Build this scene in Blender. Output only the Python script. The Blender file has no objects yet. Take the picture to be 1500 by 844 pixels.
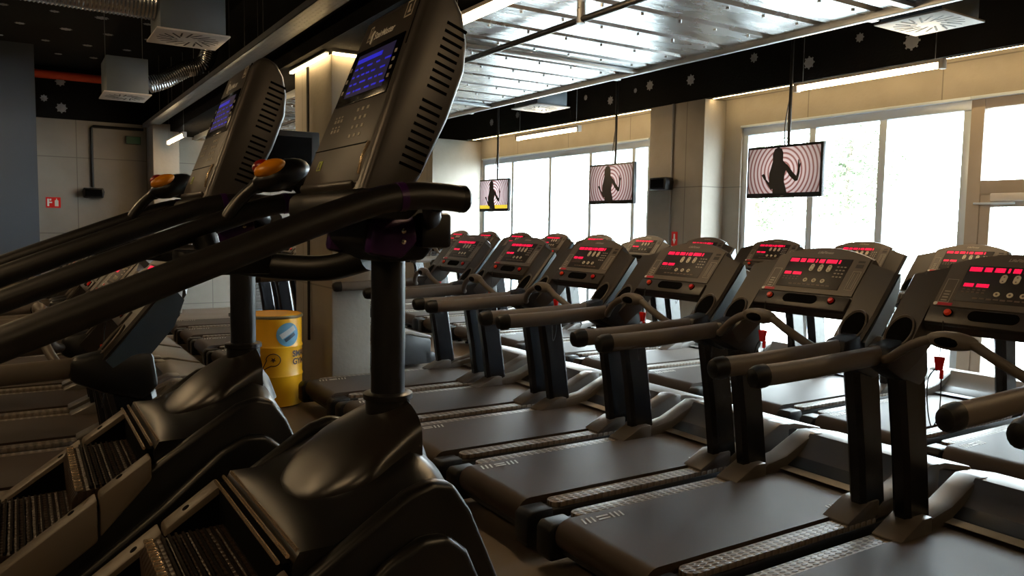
import bpy, bmesh, math, random
from mathutils import Vector, Matrix
random.seed(4)
PI = math.pi
S = bpy.context.scene
COL = S.collection

# ------------------------------------------------------------------ materials
def lin(c):
    return tuple(((v / 12.92) if v <= 0.04045 else ((v + 0.055) / 1.055) ** 2.4) for v in c)

def mat(name, rgb, rough=0.5, metal=0.0, noise=0.0, nscale=8.0, bump=0.0, bscale=60.0, spec=0.5, rvar=0.0, coat=0.0):
    m = bpy.data.materials.new(name); m.use_nodes = True
    nt = m.node_tree; n = nt.nodes; l = nt.links
    b = n['Principled BSDF']
    col = lin(rgb)
    b.inputs['Base Color'].default_value = (*col, 1)
    b.inputs['Roughness'].default_value = rough
    b.inputs['Metallic'].default_value = metal
    b.inputs['Specular IOR Level'].default_value = spec
    b.inputs['Coat Weight'].default_value = coat
    tc = n.new('ShaderNodeTexCoord')
    if noise > 0:
        t = n.new('ShaderNodeTexNoise'); t.inputs['Scale'].default_value = nscale; t.inputs['Detail'].default_value = 6
        l.new(tc.outputs['Object'], t.inputs['Vector'])
        r = n.new('ShaderNodeMix'); r.data_type = 'RGBA'
        r.inputs['A'].default_value = (*[max(0, v * (1 - noise)) for v in col], 1)
        r.inputs['B'].default_value = (*[min(1, v * (1 + noise)) for v in col], 1)
        l.new(t.outputs['Fac'], r.inputs['Factor']); l.new(r.outputs['Result'], b.inputs['Base Color'])
    if rvar > 0:
        t = n.new('ShaderNodeTexNoise'); t.inputs['Scale'].default_value = nscale * .7
        l.new(tc.outputs['Object'], t.inputs['Vector'])
        r = n.new('ShaderNodeMapRange'); r.inputs['To Min'].default_value = max(.02, rough - rvar); r.inputs['To Max'].default_value = min(1, rough + rvar)
        l.new(t.outputs['Fac'], r.inputs['Value']); l.new(r.outputs['Result'], b.inputs['Roughness'])
    if bump > 0:
        t = n.new('ShaderNodeTexNoise'); t.inputs['Scale'].default_value = bscale; t.inputs['Detail'].default_value = 4
        l.new(tc.outputs['Object'], t.inputs['Vector'])
        p = n.new('ShaderNodeBump'); p.inputs['Strength'].default_value = bump; p.inputs['Distance'].default_value = .01
        l.new(t.outputs['Fac'], p.inputs['Height']); l.new(p.outputs['Normal'], b.inputs['Normal'])
    return m

def emat(name, rgb, strength):
    m = bpy.data.materials.new(name); m.use_nodes = True
    nt = m.node_tree; b = nt.nodes['Principled BSDF']
    b.inputs['Base Color'].default_value = (*lin(rgb), 1)
    b.inputs['Emission Color'].default_value = (*lin(rgb), 1)
    b.inputs['Emission Strength'].default_value = strength
    return m

M = {}
M['belt'] = mat('belt_rubber', (.225, .178, .14), .58, noise=.25, nscale=3, bump=.05, bscale=400, spec=.4)
M['frame'] = mat('treadmill_frame_black', (.055, .06, .07), .38, noise=.15, nscale=5)
M['blue'] = mat('upright_dark_blue', (.04, .052, .075), .27, noise=.12, nscale=6)
M['shell'] = mat('console_grey_plastic', (.37, .34, .31), .42, noise=.12, nscale=10, bump=.05, bscale=500)
M['shell2'] = mat('console_dark_plastic', (.19, .168, .15), .42, noise=.1, nscale=10)
M['hood'] = mat('hood_plastic', (.31, .285, .26), .36, noise=.12, nscale=4)
M['hoodlip'] = mat('hood_lip_grey', (.42, .40, .37), .4, noise=.1, nscale=6)
M['pad'] = mat('handrail_pad', (.36, .325, .29), .5, noise=.1, nscale=9)
M['black'] = mat('black_plastic', (.045, .045, .048), .45, noise=.2, nscale=7, spec=.35)
M['recess'] = mat('recess_black', (.015, .015, .018), .9, noise=.2, nscale=7, spec=.08)
M['disp'] = mat('display_panel', (.13, .105, .10), .5, noise=.05)
M['mark'] = mat('printed_mark', (.68, .65, .60), .5, noise=.05)
M['markdim'] = mat('printed_mark_dim', (.42, .36, .32), .5, noise=.05)
M['button'] = mat('button_cream', (.86, .83, .74), .4, noise=.05)
M['redlab'] = mat('red_label', (.74, .10, .20), .45, noise=.1)
M['red'] = mat('red_plastic', (.85, .09, .07), .3, noise=.1)
M['orange'] = mat('orange_button', (.92, .25, .10), .3, noise=.1)
M['led'] = emat('red_led', (.95, .05, .27), 1.05)
M['steprail'] = None
M['cord'] = mat('cord_black', (.05, .05, .05), .5, noise=.1)
M['rail'] = mat('rail_rubber', (.07, .058, .052), .42, noise=.2, nscale=12, bump=.04, bscale=300)
M['gloss'] = mat('climber_black_shell', (.062, .056, .052), .33, noise=.15, nscale=5, bump=.02, bscale=500, spec=.5)
M['climb'] = mat('climber_console_grey', (.22, .205, .195), .36, noise=.08, nscale=6, metal=.15)
M['face'] = mat('climber_face_grey', (.17, .15, .135), .42, noise=.1, nscale=9)
M['bronze'] = mat('satin_bronze', (.84, .74, .62), .22, metal=.85, noise=.1)
M['cover'] = mat('rail_cover_taupe', (.40, .355, .30), .42, noise=.1, nscale=6)
M['purple'] = mat('purple_clamp', (.20, .06, .28), .3, noise=.15, nscale=9, metal=.2)
M['bolt'] = mat('bolt_steel', (.8, .76, .7), .25, metal=1, noise=.05)
M['yellow'] = mat('yellow_paint', (.93, .68, .06), .42, noise=.06, nscale=4)
M['rim'] = mat('rim_steel', (.72, .68, .55), .3, metal=.9, noise=.1)
M['redbtn'] = mat('dark_red_button', (.50, .05, .03), .3, noise=.05)
M['yellowbtn'] = mat('amber_button', (.86, .53, .05), .3, noise=.05)
M['concrete'] = mat('concrete', (.56, .535, .50), .8, noise=.22, nscale=2.6, bump=.25, bscale=24)
M['concrete_b'] = mat('concrete_back', (.56, .535, .50), .85, noise=.3, nscale=1.6, bump=.25, bscale=20)
M['bluewall'] = mat('blue_grey_paint', (.25, .275, .31), .7, noise=.08, nscale=1.5)
M['darkwall'] = mat('dark_wall', (.16, .15, .145), .8, noise=.15, nscale=2)
M['insul'] = mat('black_insulation', (.045, .042, .042), .95, noise=.3, nscale=5, bump=.3, bscale=40, spec=.2)
M['floor'] = mat('floor_concrete', (.50, .45, .40), .38, noise=.14, nscale=2.2, bump=.04, bscale=50, rvar=.08)
M['alu'] = mat('window_frame_bloom_grey', (.74, .79, .84), .4, metal=.3, noise=.05)  # frame colour lightened to carry the bloom of the bright windows
M['doorfr'] = mat('door_frame_taupe', (.60, .56, .52), .45, noise=.06)
M['galv'] = mat('galvanised_steel', (.62, .64, .66), .38, metal=.75, noise=.2, nscale=9, rvar=.1)
M['duct'] = mat('duct_foil', (.80, .82, .84), .24, metal=1, noise=.1, nscale=20)
M['diff'] = mat('diffuser_white', (.80, .78, .76), .45, noise=.06)
M['backshell'] = mat('console_back_window_lit', (.22, .26, .29), .3, noise=.08)  # dark shell tinted blue-grey: window light on the arm sides put into the colour
M['plenum'] = mat('plenum_blue_grey', (.34, .375, .41), .5, metal=.3, noise=.12, nscale=6)
M['slot'] = mat('slot_dark', (.02, .02, .02), .7, noise=.1)
M['pipe_o'] = mat('orange_pipe', (.72, .23, .09), .5, noise=.1)
M['disc'] = mat('anchor_disc_grey', (.55, .56, .58), .6, noise=.1)
M['wire'] = mat('steel_wire', (.5, .5, .5), .4, metal=.6, noise=.05)
M['tube'] = emat('tube_light', (1, .85, .64), 62)
M['cove'] = emat('led_strip_warm', (1, .85, .60), 24)
M['sticker'] = mat('blue_sticker', (.36, .58, .70), .5, noise=.06)
M['ink'] = mat('dark_red_ink', (.22, .07, .03), .6, noise=.1)
M['stgrey'] = mat('sticker_grey', (.72, .74, .74), .5, noise=.05)
M['stnavy'] = mat('sticker_navy', (.13, .24, .32), .5, noise=.05)
M['white'] = mat('white_print', (.9, .9, .88), .5, noise=.04)
M['green'] = mat('lime_print', (.62, .70, .20), .5, noise=.05)
M['screen'] = mat('screen_black', (.012, .012, .02), .15, noise=.05)
M['blueled'] = emat('blue_display_glow', (.04, .04, .40), .05)
M['greenlit'] = emat('green_sign_glow', (.05, .22, .12), .10)
M['outside'] = mat('outside_paving', (.80, .80, .78), .8, noise=.05, nscale=.5)
M['leaf'] = mat('pale_leaves', (.36, .40, .30), .7, noise=.3, nscale=3)
M['bark'] = mat('bark', (.42, .38, .33), .8, noise=.3, nscale=8)
M['silh'] = mat('silhouette_dark', (.045, .02, .025), .5, noise=.2)

def seams(m, axes, w=1.5, h=1.35, off=(0, 0)):
    nt = m.node_tree; n = nt.nodes; l = nt.links; b = n['Principled BSDF']
    tc = n.new('ShaderNodeTexCoord'); sp = n.new('ShaderNodeSeparateXYZ'); cb = n.new('ShaderNodeCombineXYZ')
    l.new(tc.outputs['Object'], sp.inputs[0])
    l.new(sp.outputs[axes[0]], cb.inputs[0]); l.new(sp.outputs[axes[1]], cb.inputs[1])
    mp = n.new('ShaderNodeMapping'); mp.inputs['Location'].default_value = (off[0], off[1], 0); l.new(cb.outputs[0], mp.inputs['Vector'])
    br = n.new('ShaderNodeTexBrick'); br.offset = 0; br.inputs['Scale'].default_value = 1; br.inputs['Brick Width'].default_value = w; br.inputs['Row Height'].default_value = h
    br.inputs['Mortar Size'].default_value = .008; br.inputs['Mortar Smooth'].default_value = .3
    l.new(mp.outputs[0], br.inputs['Vector'])
    src = b.inputs['Base Color'].links[0].from_socket
    mx = n.new('ShaderNodeMix'); mx.data_type = 'RGBA'; mx.inputs['B'].default_value = (.10, .09, .08, 1)
    mu = n.new('ShaderNodeMath'); mu.operation = 'MULTIPLY'; mu.inputs[1].default_value = .65; l.new(br.outputs['Fac'], mu.inputs[0])
    l.new(mu.outputs[0], mx.inputs['Factor']); l.new(src, mx.inputs['A']); l.new(mx.outputs['Result'], b.inputs['Base Color'])
seams(M['concrete_b'], ('X', 'Z'), 1.1, 1.3, (.2, -.1))
seams(M['concrete'], ('Y', 'Z'), 1.6, 1.15, (.3, .1))

def m_steprail():
    m = mat('step_rail_tread', (.47, .425, .375), .45, noise=.08, nscale=10)
    nt = m.node_tree; n = nt.nodes; l = nt.links; b = n['Principled BSDF']
    tc = n.new('ShaderNodeTexCoord'); mp = n.new('ShaderNodeMapping'); mp.inputs['Scale'].default_value = (22, 44, 0)
    l.new(tc.outputs['Object'], mp.inputs['Vector'])
    v = n.new('ShaderNodeTexVoronoi'); v.inputs['Randomness'].default_value = 0; v.inputs['Scale'].default_value = 1
    l.new(mp.outputs['Vector'], v.inputs['Vector'])
    r = n.new('ShaderNodeMapRange'); r.inputs['From Min'].default_value = .25; r.inputs['From Max'].default_value = .42
    r.inputs['To Min'].default_value = 0; r.inputs['To Max'].default_value = 1
    l.new(v.outputs['Distance'], r.inputs['Value'])
    bp = n.new('ShaderNodeBump'); bp.inputs['Strength'].default_value = .9; bp.inputs['Distance'].default_value = .006; bp.invert = True
    l.new(r.outputs['Result'], bp.inputs['Height']); l.new(bp.outputs['Normal'], b.inputs['Normal'])
    mx = n.new('ShaderNodeMix'); mx.data_type = 'RGBA'
    mx.inputs['A'].default_value = (*lin((.30, .262, .225)), 1); mx.inputs['B'].default_value = (*lin((.49, .44, .385)), 1)
    l.new(r.outputs['Result'], mx.inputs['Factor']); l.new(mx.outputs['Result'], b.inputs['Base Color'])
    return m
M['steprail'] = m_steprail()

def m_tread():
    m = mat('climber_tread', (.22, .165, .125), .42, noise=.1)
    nt = m.node_tree; n = nt.nodes; l = nt.links; b = n['Principled BSDF']
    tc = n.new('ShaderNodeTexCoord'); mp = n.new('ShaderNodeMapping'); mp.inputs['Scale'].default_value = (44, 40, 0)
    l.new(tc.outputs['Object'], mp.inputs['Vector'])
    v = n.new('ShaderNodeTexVoronoi'); v.inputs['Randomness'].default_value = 0; v.inputs['Scale'].default_value = 1
    l.new(mp.outputs['Vector'], v.inputs['Vector'])
    bp = n.new('ShaderNodeBump'); bp.inputs['Strength'].default_value = 1; bp.inputs['Distance'].default_value = .01; bp.invert = True
    l.new(v.outputs['Distance'], bp.inputs['Height']); l.new(bp.outputs['Normal'], b.inputs['Normal'])
    return m
M['tread'] = m_tread()
M['rib'] = mat('tread_rib_brown', (.085, .062, .048), .75, noise=.15, spec=.15)
M['blister'] = mat('hood_blister_lit', (.12, .105, .092), .3, noise=.1, nscale=5, bump=.02, bscale=500)  # black shell made lighter, the blister's highlight put into its base colour

def m_raft():
    m = mat('raft_metal_sheet', (.90, .92, .94), .3, metal=.95)
    nt = m.node_tree; n = nt.nodes; l = nt.links; b = n['Principled BSDF']
    tc = n.new('ShaderNodeTexCoord')
    mp = n.new('ShaderNodeMapping'); mp.inputs['Scale'].default_value = (.7, 2.6, 1)
    l.new(tc.outputs['Object'], mp.inputs['Vector'])
    t = n.new('ShaderNodeTexNoise'); t.inputs['Scale'].default_value = 1.5; t.inputs['Detail'].default_value = 5
    l.new(mp.outputs['Vector'], t.inputs['Vector'])
    bp = n.new('ShaderNodeBump'); bp.inputs['Strength'].default_value = .4; bp.inputs['Distance'].default_value = .03
    l.new(t.outputs['Fac'], bp.inputs['Height']); l.new(bp.outputs['Normal'], b.inputs['Normal'])
    t2 = n.new('ShaderNodeTexNoise'); t2.inputs['Scale'].default_value = 2.2; t2.inputs['Detail'].default_value = 5
    l.new(mp.outputs['Vector'], t2.inputs['Vector'])
    r = n.new('ShaderNodeMapRange'); r.inputs['To Min'].default_value = .12; r.inputs['To Max'].default_value = .42
    l.new(t2.outputs['Fac'], r.inputs['Value']); l.new(r.outputs['Result'], b.inputs['Roughness'])
    return m
M['raft'] = m_raft()

def m_glass():
    m = bpy.data.materials.new('window_glass'); m.use_nodes = True
    nt = m.node_tree; n = nt.nodes; l = nt.links
    n.remove(n['Principled BSDF'])
    o = n['Material Output']; tr = n.new('ShaderNodeBsdfTransparent'); gl = n.new('ShaderNodeBsdfGlossy'); gl.inputs['Roughness'].default_value = .02
    tr.inputs['Color'].default_value = (.95, .97, .97, 1)
    mx = n.new('ShaderNodeMixShader'); lw = n.new('ShaderNodeLayerWeight'); fr = n.new('ShaderNodeMath'); fr.operation = 'POWER'; fr.inputs[1].default_value = 5
    fm = n.new('ShaderNodeMapRange'); fm.inputs['To Min'].default_value = .035; fm.inputs['To Max'].default_value = .7
    l.new(lw.outputs['Facing'], fr.inputs[0]); l.new(fr.outputs[0], fm.inputs['Value']); l.new(fm.outputs['Result'], mx.inputs['Fac']); l.new(tr.outputs[0], mx.inputs[1]); l.new(gl.outputs[0], mx.inputs[2]); l.new(mx.outputs[0], o.inputs['Surface'])
    return m
M['glass'] = m_glass()

def m_rings(name, pink, strength):
    # the video playing on the wall screens: concentric rings, brighter in the middle
    m = bpy.data.materials.new(name); m.use_nodes = True
    nt = m.node_tree; n = nt.nodes; l = nt.links; b = n['Principled BSDF']
    b.inputs['Base Color'].default_value = (.01, .01, .01, 1); b.inputs['Roughness'].default_value = .25
    tc = n.new('ShaderNodeTexCoord')
    w = n.new('ShaderNodeTexWave'); w.wave_type = 'RINGS'; w.rings_direction = 'X'; w.inputs['Scale'].default_value = 6.5; w.inputs['Distortion'].default_value = .4
    l.new(tc.outputs['Object'], w.inputs['Vector'])
    ln = n.new('ShaderNodeVectorMath'); ln.operation = 'LENGTH'; l.new(tc.outputs['Object'], ln.inputs[0])
    cr = n.new('ShaderNodeValToRGB')
    cr.color_ramp.elements[0].position = .1; cr.color_ramp.elements[0].color = (*lin((.60, .34, .34)), 1)
    cr.color_ramp.elements[1].position = .6; cr.color_ramp.elements[1].color = (*lin(pink), 1)
    l.new(w.outputs['Fac'], cr.inputs['Fac'])
    mr = n.new('ShaderNodeMapRange'); mr.inputs['From Max'].default_value = .5; mr.inputs['To Min'].default_value = strength * 1.25; mr.inputs['To Max'].default_value = strength * .38
    l.new(ln.outputs['Value'], mr.inputs['Value'])
    l.new(cr.outputs['Color'], b.inputs['Emission Color']); l.new(mr.outputs['Result'], b.inputs['Emission Strength'])
    return m
M['tv'] = m_rings('screen_rings_pink', (.95, .86, .86), .75)
M['tvpale'] = m_rings('screen_rings_pale', (.98, .95, .97), 1.15)
M['tvbar'] = emat('screen_ticker_yellow', (.95, .85, .25), .8)

# ------------------------------------------------------------------ mesh building
class MB:
    def __init__(s): s.bm = bmesh.new()
    def _bev(s, verts, bevel, seg=2):
        if bevel <= 0: return
        vs = set(verts); es = set()
        for v in vs:
            for e in v.link_edges:
                if e.other_vert(v) in vs and len(e.link_faces) == 2 and e.calc_face_angle(0) > .5: es.add(e)
        if es: bmesh.ops.bevel(s.bm, geom=list(es), offset=bevel, segments=seg, profile=.5, affect='EDGES', clamp_overlap=True)
    def box(s, x0, x1, y0, y1, z0, z1, bevel=0, mtx=None):
        return s.hexa([(x0, y0, z0), (x1, y0, z0), (x1, y1, z0), (x0, y1, z0), (x0, y0, z1), (x1, y0, z1), (x1, y1, z1), (x0, y1, z1)], bevel, mtx)
    def hexa(s, p, bevel=0, mtx=None):
        v = [s.bm.verts.new(mtx @ Vector(q) if mtx else q) for q in p]
        fs = [s.bm.faces.new([v[i] for i in f]) for f in ((3, 2, 1, 0), (4, 5, 6, 7), (0, 1, 5, 4), (1, 2, 6, 5), (2, 3, 7, 6), (3, 0, 4, 7))]
        bmesh.ops.recalc_face_normals(s.bm, faces=fs)
        s._bev(v, bevel); return s
    def prism(s, pts, a, b, axis='y', bevel=0, f=None, seg=2):
        def P(u, w, t):
            q = {'y': (u, t, w), 'x': (t, u, w), 'z': (u, w, t)}[axis]
            return f(*q) if f else q
        A = [s.bm.verts.new(P(u, w, a)) for u, w in pts]; B = [s.bm.verts.new(P(u, w, b)) for u, w in pts]
        n = len(pts); fs = [s.bm.faces.new(A), s.bm.faces.new(B[::-1])]
        for i in range(n): fs.append(s.bm.faces.new([A[i], B[i], B[(i + 1) % n], A[(i + 1) % n]]))
        bmesh.ops.recalc_face_normals(s.bm, faces=fs)
        s._bev(A + B, bevel, seg); return s
    def loft(s, rings, cap=True, closed=True):
        R = [[s.bm.verts.new(p) for p in r] for r in rings]; fs = []
        n = len(R[0])
        for a, b in zip(R, R[1:]):
            for i in range(n if closed else n - 1):
                j = (i + 1) % n; fs.append(s.bm.faces.new([a[i], a[j], b[j], b[i]]))
        if cap and closed: fs += [s.bm.faces.new(R[0][::-1]), s.bm.faces.new(R[-1])]
        if closed: bmesh.ops.recalc_face_normals(s.bm, faces=fs)
        return s
    def tube(s, pts, r, seg=12, cap=True, flat=1.0):
        P = [Vector(p) for p in pts]; rings = []
        rr = r if isinstance(r, (list, tuple)) else [r] * len(P)
        up = None
        for i, p in enumerate(P):
            d = (P[min(i + 1, len(P) - 1)] - P[max(i - 1, 0)])
            if d.length < 1e-9: d = Vector((0, 0, 1))
            d.normalize()
            if up is None:
                up = Vector((0, 0, 1)) if abs(d.z) < .9 else Vector((0, 1, 0))
            a = d.cross(up); a.normalize(); b = a.cross(d); up = b
            rings.append([p + (a * math.cos(t) * flat + b * math.sin(t)) * rr[i] for t in (2 * PI * k / seg for k in range(seg))])
        return s.loft(rings, cap)
    def lathe(s, prof, seg=24, c=(0, 0, 0), mtx=None, cap=True):
        rings = []
        for r, z in prof:
            ring = []
            for k in range(seg):
                t = 2 * PI * k / seg; q = Vector((r * math.cos(t), r * math.sin(t), z))
                ring.append((mtx @ q if mtx else q) + Vector(c))
            rings.append(ring)
        return s.loft(rings, cap)
    def ball(s, c, rx, ry, rz, mtx=None, seg=16):
        prof = [(max(1e-4, math.sin(PI * k / 10)), -math.cos(PI * k / 10)) for k in range(11)]
        rings = []
        for r, z in prof:
            ring = []
            for k in range(seg):
                t = 2 * PI * k / seg; q = Vector((rx * r * math.cos(t), ry * r * math.sin(t), rz * z))
                ring.append((mtx @ q if mtx else q) + Vector(c))
            rings.append(ring)
        return s.loft(rings)
    def poly(s, pts):
        s.bm.faces.new([s.bm.verts.new(p) for p in pts]); return s
    def deform(s, f):
        for v in s.bm.verts: v.co = f(v.co)
        return s
    def build(s, name, material, parent=None, loc=None, smooth=38, remdoub=False):
        me = bpy.data.meshes.new(name)
        s.bm.to_mesh(me); s.bm.free()
        if smooth and len(me.polygons):
            me.polygons.foreach_set('use_smooth', [True] * len(me.polygons))
            me.set_sharp_from_angle(angle=math.radians(smooth))
        me.materials.append(material)
        o = bpy.data.objects.new(name, me); COL.objects.link(o)
        if parent: o.parent = parent
        if loc: o.location = loc
        return o

def tag(o, label=None, cat=None, group=None, kind=None):
    if label: o['label'] = label
    if cat: o['category'] = cat
    if group: o['group'] = group
    if kind: o['kind'] = kind
    return o

def empty(name, loc=(0, 0, 0), label=None, cat=None, group=None, kind=None, rz=0):
    o = bpy.data.objects.new(name, None); COL.objects.link(o)
    o.location = loc; o.rotation_euler = (0, 0, rz); o.empty_display_size = .1
    return tag(o, label, cat, group, kind)

KIDS = {}
def copy_tree(o, loc, label=None, group=None):
    kids = {}
    for q in bpy.data.objects:
        if q.parent: kids.setdefault(q.parent.name, []).append(q)
    def rec(src, par):
        c = src.copy(); COL.objects.link(c)
        if par: c.parent = par
        for k in kids.get(src.name, []): rec(k, c)
        return c
    r = rec(o, None); r.location = loc
    if label: r['label'] = label
    if group: r['group'] = group
    return r

def text_mesh(body, size, f, material, parent, name, shear=0.0, align='CENTER', extrude=.0, bold=0.0):
    cu = bpy.data.curves.new('lettering', 'FONT'); cu.body = body; cu.size = size; cu.align_x = align; cu.align_y = 'CENTER'; cu.shear = shear; cu.offset = bold
    t = bpy.data.objects.new('lettering_source', cu); COL.objects.link(t)
    dg = bpy.context.evaluated_depsgraph_get()
    me = bpy.data.meshes.new_from_object(t.evaluated_get(dg))
    bpy.data.objects.remove(t); bpy.data.curves.remove(cu)
    for v in me.vertices: v.co = Vector(f(v.co.x, v.co.y))
    me.materials.clear(); me.materials.append(material); me.name = name
    o = bpy.data.objects.new(name, me); COL.objects.link(o); o.parent = parent
    return o

def arc(c, r, a0, a1, n):
    return [(c[0] + r * math.cos(a0 + (a1 - a0) * k / n), c[1] + r * math.sin(a0 + (a1 - a0) * k / n)) for k in range(n + 1)]

def smooth_path(pts, n=6):
    P = [Vector(p) for p in pts]; out = []
    for i in range(len(P) - 1):
        p0 = P[max(i - 1, 0)]; p1 = P[i]; p2 = P[i + 1]; p3 = P[min(i + 2, len(P) - 1)]
        for k in range(n):
            t = k / n
            out.append(.5 * ((2 * p1) + (p2 - p0) * t + (2 * p0 - 5 * p1 + 4 * p2 - p3) * t * t + (3 * p1 - p0 - 3 * p2 + p3) * t ** 3))
    out.append(P[-1]); return out

# ------------------------------------------------------------------ camera (from the two vanishing points)
FPX = 1143.0
RM = Matrix(((0.84526391, -0.02893698, 0.53356497), (-0.53411755, -0.07514481, 0.84206395), (0.01572785, -0.99675268, -0.07897295)))
cam = bpy.data.cameras.new('camera'); cam.sensor_width = 36; cam.lens = 36 * FPX / 1500; cam.clip_start = .05; cam.clip_end = 200
co = bpy.data.objects.new('camera', cam); COL.objects.link(co)
right = RM.col[0]; up = -RM.col[1]; back = -RM.col[2]
mw = Matrix((right, up, back)).transposed().to_4x4(); mw.translation = Vector((0, 0, 1.64)); co.matrix_world = mw
S.camera = co

# ------------------------------------------------------------------ treadmill
TD = (.635, .772); TN = (-.772, .635)          # console plane: up direction, outward normal (x, z)
def make_treadmill(label, drop=0.0, group=None):
    root = empty('treadmill', (0, 0, 0), label, 'treadmill', group)
    def CP(s, y, h=0.0): return (1.15 + TD[0] * s + TN[0] * h, y, 1.09 - drop + TD[1] * s + TN[1] * h)
    def plate(mb, s0, s1, y0, y1, h, th=.004, bevel=0):
        c = [(s0, y0), (s0, y1), (s1, y1), (s1, y0)]
        return mb.hexa([CP(a, b, h - th) for a, b in c] + [CP(a, b, h) for a, b in c], bevel)
    def disc(mb, s, y, rs, ry, h, th=.006, n=16):
        r1 = [CP(s + rs * math.sin(2 * PI * k / n), y + ry * math.cos(2 * PI * k / n), h - th) for k in range(n)]
        r2 = [CP(s + rs * math.sin(2 * PI * k / n), y + ry * math.cos(2 * PI * k / n), h) for k in range(n)]
        return mb.loft([r1, r2])
    # deck
    f = MB(); f.prism([(.03, .10), (.03, .225), (1.62, .225), (1.62, .10)], -.305, .305)
    f.build('deck_frame', M['frame'], root)
    for sg in (-1, 1): MB().prism([(.10, .07), (.06, .12), (.06, .225), (1.75, .235), (1.75, .07)], sg * .315, sg * .425, bevel=.018).build('side_rail', M['frame'], root)
    b = MB()
    top = [(1.60, .262), (.07, .262)] + [(.07 + .075 * math.cos(PI / 2 + t), .187 + .075 * math.sin(PI / 2 + t)) for t in [PI * k / 10 for k in range(1, 11)]] + [(1.60, .112)]
    b.prism(top, -.308, .308)
    belt = b.build('belt', M['belt'], root)
    def hash_mark(x, y, flip):
        g = MB()
        for k in range(3): g.prism([(0, 0)] * 0 or [(x + .028 * k, .2634), (x + .028 * k + .011, .2634), (x + .028 * k + .011, .2642), (x + .028 * k, .2642)], y - .03, y + .03)
        for k in range(2): g.box(x + .088, x + .158, y - .022 + .03 * k, y - .008 + .03 * k, .2634, .2642)
        for k in range(3): g.box(x + .172 + .028 * k, x + .183 + .028 * k, y - .03, y + .03, .2634, .2642)
        g.deform(lambda v: Vector((v.x + (v.y - y) * .25, v.y, v.z)))
        g.build('belt_logo', M['mark'], belt, smooth=0)
    hash_mark(.10, .235, 0); hash_mark(1.28, -.235, 1)
    for sg in (-1, 1):
        pr = arc((.19, 0), .047, PI / 2, 3 * PI / 2, 8) + arc((1.38, 0), .047, -PI / 2, PI / 2, 8)
        MB().prism([(x, y + sg * .37) for x, y in pr], .225, .252, axis='z', bevel=.004).build('step_rail', M['steprail'], root)
        e = MB(); e.prism([(-.02, .06), (-.03, .09), (-.03, .21), (-.005, .238), (.13, .238), (.15, .06)], sg * .318, sg * .432, bevel=.012)
        e.build('end_cap', M['black'], root)
    for sg in (-1, 1):
        for x in (.25, 1.7): MB().lathe([(.035, 0), (.035, .02), (.015, .025), (.015, .09)], 12, (x, sg * .37, 0)).build('levelling_foot', M['black'], root)
    # motor hood
    h = MB()
    h.prism([(1.62, .10), (1.62, .29), (1.86, .395), (2.00, .400), (2.25, .345), (2.27, .31), (2.27, .05), (1.70, .05)], -.40, .40, bevel=.012)
    hood = h.build('motor_hood', M['frame'], root)
    MB().prism([(1.80, .395), (1.87, .432), (2.00, .434), (2.26, .374), (2.275, .35), (2.24, .345), (2.00, .398), (1.86, .392)], -.412, .412, bevel=.010).build('hood_top', M['hoodlip'], hood)
    MB().prism([(2.20, .05), (2.20, .19), (2.31, .18), (2.33, .15), (2.33, .05)], -.40, .40, bevel=.015).build('front_bumper', M['frame'], hood)
    p = MB(); n = 10
    prof = [(1.555, .268), (1.62, .275), (1.70, .31), (1.78, .37), (1.835, .432)]
    p.loft([[(x, y, z + .012) for y in [-.30 + .6 * k / n for k in range(n + 1)]] for x, z in prof], closed=False)
    p.loft([[(x, y, z - .03) for y in [.30 - .6 * k / n for k in range(n + 1)]] for x, z in prof], closed=False)
    p.build('hood_panel', M['hood'], hood)
    for sg in (-1, 1):
        k = MB(); k.prism([(1.36, .235), (1.37, .27), (1.46, .32), (1.62, .345), (1.75, .40), (1.86, .446), (1.95, .44), (1.95, .235)], sg * .285, sg * .415, bevel=.02)
        k.build('hood_cheek', M['hood'], hood)
        k = MB(); k.prism([(1.18, .240), (1.175, .262), (1.34, .338), (1.42, .338), (1.42, .240)], sg * .268, sg * .415, bevel=.008)
        k.build('foot_cover', M['hood'], root)
        # upright
        u = MB(); d = drop
        zs = [(1.32, 1.505, .24), (1.27, 1.45, .60), (1.205, 1.395, .95 - d), (1.175, 1.36, 1.12 - d), (1.23, 1.40, 1.20 - d)]
        rings = []
        for x0, x1, z in zs:
            y0, y1 = sg * .315, sg * .405
            c = .022
            rings.append([(x0, y0 + sg * c, z), (x0 + c, y0, z), (x1 - c, y0, z), (x1, y0 + sg * c, z), (x1, y1 - sg * c, z), (x1 - c, y1, z), (x0 + c, y1, z), (x0, y1 - sg * c, z)])
        u.loft(rings); u.build('upright', M['blue'], root)
        # handrail
        hr = MB(); z = 1.075 - d
        hr.tube(smooth_path([(.33, sg * .37, z), (.60, sg * .37, z + .004), (1.00, sg * .37, z + .02), (1.10, sg * .37, z + .025)]), .043, 14, flat=.78)
        rail = hr.build('handrail', M['pad'], root)
        MB().tube([(.265, sg * .37, z - .006), (.275, sg * .37, z - .004), (.30, sg * .37, z - .002), (.345, sg * .37, z)], [.018, .038, .047, .047], 14, flat=.78).build('rail_end_cap', M['black'], rail)
        br = MB()
        br.prism([(1.06, 1.05 - d), (1.07, 1.14 - d), (1.20, 1.165 - d), (1.38, 1.15 - d), (1.40, 1.00 - d), (1.34, .94 - d), (1.18, .99 - d)], sg * .31, sg * .422, bevel=.022)
        br.build('rail_bracket', M['frame'], root)
    # heart-rate bar across the front
    d = drop
    hb = MB()
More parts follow.
